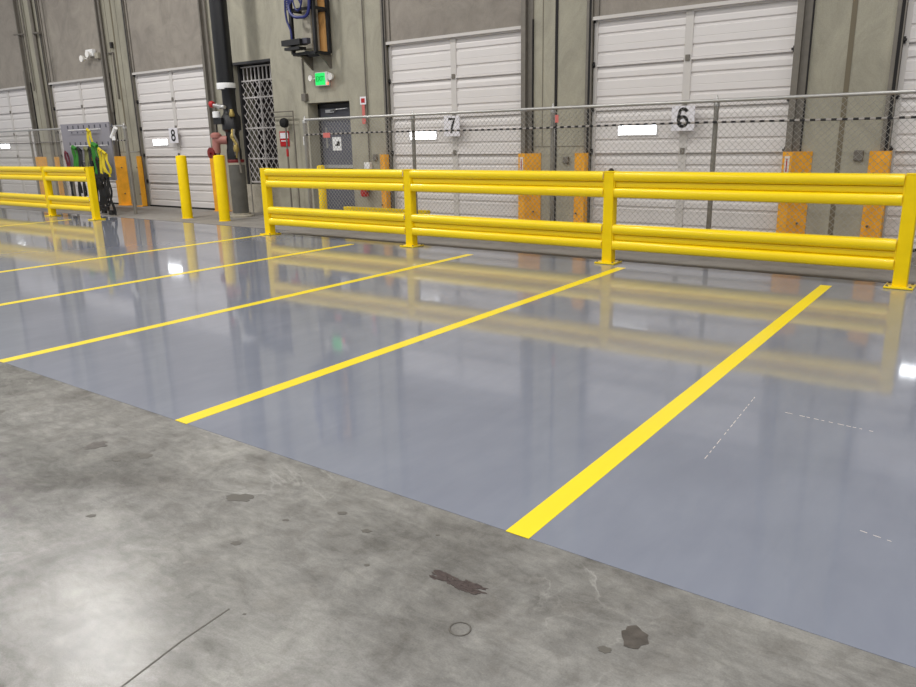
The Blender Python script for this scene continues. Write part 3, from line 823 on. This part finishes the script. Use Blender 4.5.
# ------------------------------------------------------------------ wall mounted charging rack
rk = empty('wall_rack', (-11.3, YW - .3, 3.0)); thing(rk, 'black steel wall rack with plywood back and coiled blue cable high above the exit door', 'rack')
b = MB(); b.box(-11.42, -10.93, YW - .05, YW - .01, 3.12, 4.75); b.build('plywood_back', M['ply'], rk)
b = MB()
yb_, yf_ = YW - .07, YW - .42
xl_, xr_ = -11.45, -10.84
z0_, z1_ = 3.08, 4.8
for x in (xl_, xr_):
    for y in (yb_, yf_):
        b.box(x - .03, x + .03, y - .03, y + .03, z0_, z1_)
for z in (z0_, 3.85, z1_):
    for y in (yb_, yf_): b.box(xl_, xr_, y - .025, y + .025, z - .025, z + .025)
    for x in (xl_, xr_): b.box(x - .025, x + .025, yf_, yb_, z - .025, z + .025)
b.build('frame', M['black'], rk)
b = MB(); b.box(-11.55, -11.05, YW - .62, YW - .42, 3.22, 3.32); b.box(-11.5, -11.1, YW - .6, YW - .42, 3.14, 3.19); b.build('tray', M['black'], rk)
b = MB(); b.cbox((-11.0, YW - .5, 3.28), (.14, .1, .1), bev=.01); b.build('socket_box', M['slot'], rk)
for x in (xl_ + .05, xr_ - .05):
    b = MB(); b.add([(x - .02, YW, 2.82), (x + .02, YW, 2.82), (x - .02, YW, 3.06), (x + .02, YW, 3.06), (x - .02, YW - .3, 3.06), (x + .02, YW - .3, 3.06)], [(0, 1, 3, 2), (2, 3, 5, 4), (0, 4, 5, 1), (0, 2, 4), (1, 5, 3)])
    b.build('bracket', M['track'], rk)
b = MB(); b.tube(smooth([(-11.42, yf_ - .04, 4.6), (-11.42, yf_ - .06, 4.0), (-11.34, yf_ - .1, 3.78), (-11.15, yf_ - .08, 3.7), (-10.9, yf_ - .06, 3.8), (-10.86, yf_ - .06, 4.6)]), .028, 8)
b.tube(smooth([(xl_ - .0, yf_ - .04, 4.5), (xl_ - .08, yf_ - .05, 4.0), (xl_ - .07, yf_ - .05, 3.7), (xl_ + .02, yf_ - .05, 3.5), (xl_ + .03, yf_ - .05, 3.3)]), .02, 6)
for k in range(5):
    b.tube([(xl_ - .06 + .01 * k, yf_ - .07, 4.02 - .04 * k), (xl_ + .3, yf_ - .12, 4.03 + .012 * k), (xr_ - .25, yf_ - .07, 4.0 - .02 * k)], .012, 6)
ca = []
for k in range(50):
    a = 2 * pi * k / 12; ca.append((-11.18 + .13 * cos(a) + .002 * k, yf_ - .06 - .002 * k, 4.1 + .3 * sin(a)))
b.tube(ca, .012, 6)
b.build('charging_cable', M['blue'], rk)
b = MB(); b.box(-11.28, -11.06, YW - .3, YW - .1, 3.15, 4.6); b.build('charger_case', M['block'], rk)

# ------------------------------------------------------------------ conduits and small wall items
def conduit(pts, r_, label, m='track', box=None, name='conduit'):
    o = empty(name, pts[-1]); thing(o, label, 'conduit')
    b = MB(); b.tube(pts, r_, 8); b.build('conduit_pipe', M[m], o)
    if box:
        for (c, s, mm) in box:
            q = MB(); q.cbox(c, s, bev=.006); q.build('junction_box', M[mm], o)
    return o
conduit([(-11.66, YW - .025, 3.05), (-11.66, YW - .025, 2.35)], .016, 'thin grey conduit with junction box dropping from the wall rack', 'track', [((-11.64, YW - .04, 2.33), (.12, .08, .14), 'track')])
conduit([(-10.0, YW - .03, H - .02), (-10.0, YW - .03, 1.08)], .013, 'thin vertical conduit with white outlet box right of the exit door', 'track', [((-10.03, YW - .04, 1.02), (.14, .08, .12), 'white')])
cs = empty('pipe_marker', (-10.06, YW - .05, 1.8)); thing(cs, 'narrow red and white strip sign on the wall right of the exit door', 'sign')
b = MB(); b.box(-10.1, -10.03, YW - .058, YW - .052, 1.88, 2.13); b.build('strip', M['pink'], cs)
b = MB(); b.box(-10.14, -9.99, YW - .058, YW - .052, 2.13, 2.27); b.build('upper_plate', M['sign'], cs)
b = MB(); b.box(-10.11, -10.02, YW - .062, YW - .058, 2.16, 2.24); b.build('arrow_mark', M['red'], cs)
b = MB(); b.box(-10.11, -10.02, YW - .058, YW - .052, 1.78, 1.88); b.build('lower_plate', M['pink'], cs)
wo = MB(); wo.cbox((-9.86, YW - .022, 1.17), (.1, .04, .12), bev=.01); thing(wo.build('outlet_cover', M['track']), 'small grey outlet cover beside the orange guard left of door 7', 'outlet')
wo = MB(); wo.cbox((-5.82, YW - .022, 1.12), (.1, .04, .1), bev=.01); thing(wo.build('outlet_cover', M['track']), 'small grey outlet cover on the beige panel between doors 7 and 6', 'outlet')
wo = MB(); wo.cbox((-1.68, YW - .022, 1.17), (.11, .04, .13), bev=.01); thing(wo.build('outlet_cover', M['track']), 'small grey outlet cover on the beige panel right of door 6', 'outlet')
# extinguisher
fe = empty('fire_extinguisher', (-10.1, YW - .1, .42)); thing(fe, 'red fire extinguisher hung low on the wall right of the exit door', 'fire extinguisher')
b = MB(); b.lathe((-10.1, YW - .1, .44), [(.05, 0), (.075, .02), (.08, .06), (.08, .36), (.06, .42), (.025, .45), (.025, .48)], 18); b.build('cylinder', M['red'], fe)
b = MB(); b.tube([(-10.1, YW - .1, .9), (-10.02, YW - .14, .88), (-9.99, YW - .13, .7), (-10.0, YW - .12, .52)], .012, 6); b.build('hose', M['rubber'], fe)
b = MB(); b.box(-10.12, -10.08, YW - .2, YW - .06, .92, .96); b.build('handle', M['black'], fe)
b = MB(); b.box(-10.13, -10.07, YW - .03, YW - .001, .5, .9); b.build('wall_bracket', M['black'], fe)

# red notice and pole beside the gate
rs = empty('wall_sign', (-12.37, YW - .01, 1.4)); thing(rs, 'red and white safety sign on the wall left of the black pole', 'sign')
b = MB(); b.box(-12.5, -12.22, YW - .012, YW - .003, 1.4, 1.7); b.build('sign_plate', M['red'], rs)
b = MB(); b.box(-12.48, -12.24, YW - .016, YW - .012, 1.56, 1.67); b.box(-12.46, -12.26, YW - .016, YW - .012, 1.5, 1.52); b.build('white_panel', M['sign'], rs)
pl = empty('hose_pole', (-12.15, YW - .15, 0)); thing(pl, 'thin dark pole with round black head beside the red and white wall sign', 'pole')
b = MB(); b.tube([(-12.14, YW - .15, 0), (-12.14, YW - .15, 1.8)], .018, 8); b.build('shaft', M['track'], pl)
b = MB(); b.lathe((-12.17, YW - .08, 1.86), [(.03, 0), (.09, .03), (.1, .07), (.09, .12), (.04, .15)], 16, 'y'); b.build('round_head', M['rubber'], pl)
b = MB(); b.lathe((-12.14, YW - .15, 1.2), [(.024, 0), (.026, .02), (.026, .14), (.022, .15)], 10); b.build('red_band', M['red'], pl)
b = MB(); b.lathe((-12.14, YW - .15, 0), [(.08, 0), (.08, .02)], 12); b.build('foot', M['track'], pl)
tr = empty('wall_pipe_rail', (-12.4, YW - .1, 2.06)); thing(tr, 'thin double pipe rail fixed to the wall between the security gate and the fence', 'rail')
b = MB(); b.tube([(-12.62, YW - .12, 2.08), (-11.93, YW - .12, 2.08), (-11.93, YW - .12, 1.6), (-11.93, YW - .12, 0)], .014, 8); b.tube([(-12.62, YW - .12, 1.98), (-11.93, YW - .12, 1.98)], .01, 8)
b.build('pipe', M['track'], tr)

# emergency light on the left
el = empty('emergency_light', (-19.4, YW - .05, 3.6)); thing(el, 'white twin-head emergency light high on the wall above the pegboard', 'emergency light')
b = MB(); b.cbox((-19.25, YW - .06, 3.74), (.32, .11, .17), bev=.02); b.build('housing', M['white'], el)
for x, z in ((-19.5, 3.62), (-19.2, 3.7)):
    b = MB(); b.tube([(x + .1, YW - .08, z), (x, YW - .14, z)], .015, 6); b.lathe((x, YW - .1, z), [(.04, 0), (.07, .04), (.08, .1)], 16, 'y'); b.build('lamp_head', M['lens'], el)
b = MB(); b.cbox((-18.98, YW - .045, 3.66), (.16, .08, .14), bev=.01); b.build('junction_box', M['block'], el)
conduit([(-18.52, YW - .03, 3.68), (-18.3, YW - .03, 3.68), (-18.3, YW - .03, 2.6)], .022, 'grey conduit leading from the emergency light down the wall', 'track')
bx = MB(); bx.cbox((-18.3, YW - .04, 3.85), (.07, .06, .14), bev=.01); thing(bx.build('alarm_bell', M['dark']), 'small dark alarm box above the conduit of the emergency light', 'alarm')
for i, (x, zlo, r_, lb) in enumerate([(-22.45, 3.0, .025, 'thin vertical conduit left of the wall joint at the far left'), (-21.95, .1, .05, 'thick dark vertical pipe beside the leftmost full dock door'), (-21.3, 3.2, .018, 'thin vertical conduit above the door behind the pegboard'),
        (-18.6, 2.3, .03, 'thick vertical conduit right of the emergency light'), (-14.5, 2.0, .03, 'vertical conduit at the right track of the number 8 door')]):
    conduit([(x, YW - .06, H - .02), (x, YW - .06, zlo)], r_, lb, 'track')
cl_ = MB(); cl_.tube([(-22.95, YW - .12, 4.5), (-22.5, YW - .06, 4.48)], .02, 6); cl_.tube([(-21.9, YW - .1, 4.45), (-21.55, YW - .1, 4.42)], .03, 6)
thing(cl_.build('pipe_clamp', M['track']), 'dark pipe clamps between the vertical pipes at upper left', 'clamp')

# ------------------------------------------------------------------ pegboard with hanging straps
YP = 9.28
pb = empty('pegboard', (-17.3, YP, 0)); thing(pb, 'grey pegboard panel with slots and white rods hung on the left fence', 'pegboard')
b = MB(); b.box(-18.33, -16.25, YP, YP + .03, .74, 1.99); b.build('panel', M['board'], pb)
b = MB()
for z in (1.93, 1.56):
    for k in range(9):
        x = -18.0 + k * .235
        b.box(x - .022, x + .022, YP - .004, YP, z - .05, z + .02)
for k in range(4): b.box(-17.85 + k * .25 - .02, -17.85 + k * .25 + .02, YP - .004, YP, 1.78, 1.81)
b.build('slots', M['slot'], pb)
for z, xa, xb in ((1.85, -17.9, -16.6), (1.5, -17.9, -16.4), (1.15, -17.6, -16.9)):
    b = MB(); b.tube([(xa, YP - .05, z), (xb, YP - .05, z)], .008, 6)
    for x in (xa, xb): b.tube([(x, YP - .05, z), (x, YP, z)], .008, 6)
    b.build('hanging_rod', M['white'], pb)

def strap(x, ztop, zbot, w, m, label, m2='bweb', split=.5, sway=.04, seed=0, dy=0.0, tail=True):
    rnd = random.Random(seed)
    x += 1.77 * dy
    r = empty('hanging_strap', (x, YP - .06, zbot)); thing(r, label, 'strap', 'straps hanging on the pegboard')
    zs = ztop + (zbot - ztop) * split
    y0 = YP - .085 - dy
    def band(xa, za, zb, w_, n=10, ph=0.0, amp=sway):
        b = MB(); vs = []; fs = []
        for i in range(n + 1):
            t = i / n; z = za + (zb - za) * t; xx = xa + amp * sin(t * 4 + ph) * t; yy = y0 - .015 * sin(t * 5 + ph)
            wv = w_ * (1 - .25 * abs(sin(t * 6 + ph)))
            vs += [(xx - wv / 2, yy, z), (xx + wv / 2, yy + .004, z), (xx + wv / 2, yy + .012, z), (xx - wv / 2, yy + .01, z)]
        for i in range(n):
            for k in range(4):
                l = (k + 1) % 4; fs.append((i * 4 + k, i * 4 + l, i * 4 + 4 + l, i * 4 + 4 + k))
        fs += [(0, 1, 2, 3), tuple(n * 4 + k for k in (3, 2, 1, 0))]
        return b.add(vs, fs)
    up = band(x - .03, ztop, zs, w * .6, ph=seed); q = band(x + w * .45, ztop - .02, zs + .05, w * .5, ph=seed + 1.5)
    up.v, up.f, up.sm = (up.v + q.v, up.f + [tuple(t + len(up.v) for t in ff) for ff in q.f], up.sm + q.sm)
    up.tube([(x - .03, y0, ztop), (x, y0 - .01, ztop + .035), (x + w * .45, y0, ztop - .02)], w * .16, 6)
    up.build('webbing', M[m], r)
    if tail:
        lo = band(x, zs + .04, zbot, w * .55, ph=seed + .7)
        q = band(x + .05, zs, zbot + .18, w * .4, ph=seed + 3)
        lo.v, lo.f, lo.sm = (lo.v + q.v, lo.f + [tuple(t + len(lo.v) for t in ff) for ff in q.f], lo.sm + q.sm)
        lo.build('lower_strap', M[m2], r)
    h = MB(); h.cbox((x + .02, y0 - .02, zs + .03), (w * .9, .04, .09), rz=.0, ry=.3, bev=.008); h.build('buckle', M['black'], r)
    if zbot < .2:
        h = MB(); h.cbox((x, y0 - .01, zbot + .05), (w * .8, .05, .1), bev=.01); h.build('hook', M['black'], r)
SP = [(-18.1, 1.34, .12, .16, 'maroon', 'dark maroon strap hanging at the left edge of the pegboard', dict(split=.35, sway=.02)),
    (-17.72, 1.45, .25, .24, 'green', 'left bunch of green strap with black fittings on the pegboard', dict(split=.42)),
    (-17.5, 1.43, .2, .17, 'bweb', 'black strap hanging right of the left green bunch', dict(split=.45, dy=.06)),
    (-17.2, 1.42, .2, .24, 'oliveweb', 'olive strap hanging in the middle of the pegboard', dict(split=.45)),
    (-16.98, 1.82, .85, .17, 'yweb', 'long yellow strap hung highest on the pegboard', dict(split=.75, tail=False, sway=.2, dy=.06)),
    (-17.0, 1.42, .06, .2, 'bweb', 'black strap looped beside the left edge of the right green bunch', dict(split=.52, dy=.1, sway=.05)),
    (-16.82, 1.5, .1, .3, 'green', 'right bunch of green strap reaching down past the barrier post', dict(split=.5, dy=.15)),
    (-16.74, 1.2, .04, .2, 'bweb', 'black strap with looped end right of the right green bunch', dict(split=.45, dy=.2, sway=.05)),
    (-16.6, 1.4, .1, .18, 'yweb', 'yellow strap with black tail left of the pegboard edge', dict(split=.45, dy=.24)),
    (-16.45, 1.34, .03, .18, 'yweb', 'yellow strap with long black tail at the right pegboard edge', dict(split=.38, dy=.3, sway=.16))]
for k, (x, zt, zb, w_, mm, lb, kw) in enumerate(SP): strap(x, zt, zb, w_, mm, lb, seed=k + 1, **kw)
pr = MB(); pr.tube([(-16.18, YF - .06, 1.66), (-16.1, YF - .06, 1.76), (-16.0, YF - .06, 1.86)], .05, 12, rr=[.055, .04, .045])
pr.box(-16.15, -16.02, YF - .09, YF - .08, 1.6, 1.68)
thing(pr.build('paper_roll', M['white']), 'small white paper roll hung between the pegboard and the fence end post', 'paper roll')

# ------------------------------------------------------------------ light
def area(x, y, z, sx, sy, e_, col=(1, .972, .945)):
    l = bpy.data.lights.new('ceiling_lamp', 'AREA'); l.shape = 'RECTANGLE'; l.size = sx; l.size_y = sy; l.energy = e_; l.color = col
    o = bpy.data.objects.new('ceiling_lamp', l); C.objects.link(o); o.location = (x, y, z); return o
E_ = 174
for x in (-25.4, -19.4, -13.4, -7.4, -1.4, 4.6):
    area(x, 6.0, 8.4, .8 if x == -13.4 else 1.2, .3 if x == -13.4 else .5, E_ * (2.0 if x == -13.4 else .85))
    area(x, .6, 8.4, 1.2, .5, E_)
    area(x, -5.4, 8.4, 1.2, .5, E_)
w = bpy.data.worlds.new('World'); bpy.context.scene.world = w; w.use_nodes = True
bg = w.node_tree.nodes['Background']; bg.inputs[0].default_value = (.95, .97, 1, 1); bg.inputs[1].default_value = .46

# ------------------------------------------------------------------ camera
f_, yaw, pit, rol, h_ = 750.16, -.637, .2658, -.021, 1.47
cy, sy = cos(yaw), sin(yaw); cp, sp_ = cos(pit), sin(pit)
F = Vector((sy * cp, cy * cp, -sp_)); Rr = Vector((cy, -sy, 0)); U = Rr.cross(F)
R2 = Rr * cos(rol) + U * sin(rol); U2 = -Rr * sin(rol) + U * cos(rol)
cam = bpy.data.cameras.new('Camera'); cam.sensor_width = 36; cam.lens = f_ * 36 / 916; cam.clip_end = 200
co_ = bpy.data.objects.new('Camera', cam); C.objects.link(co_)
Mx = Matrix(((R2.x, U2.x, -F.x, 0), (R2.y, U2.y, -F.y, 0), (R2.z, U2.z, -F.z, h_), (0, 0, 0, 1)))
co_.matrix_world = Mx
sc = bpy.context.scene; sc.camera = co_
vs = sc.view_settings; vs.view_transform = 'Standard'; vs.look = 'None'; vs.gamma = 1; vs.use_curve_mapping = False; vs.exposure = 0.0
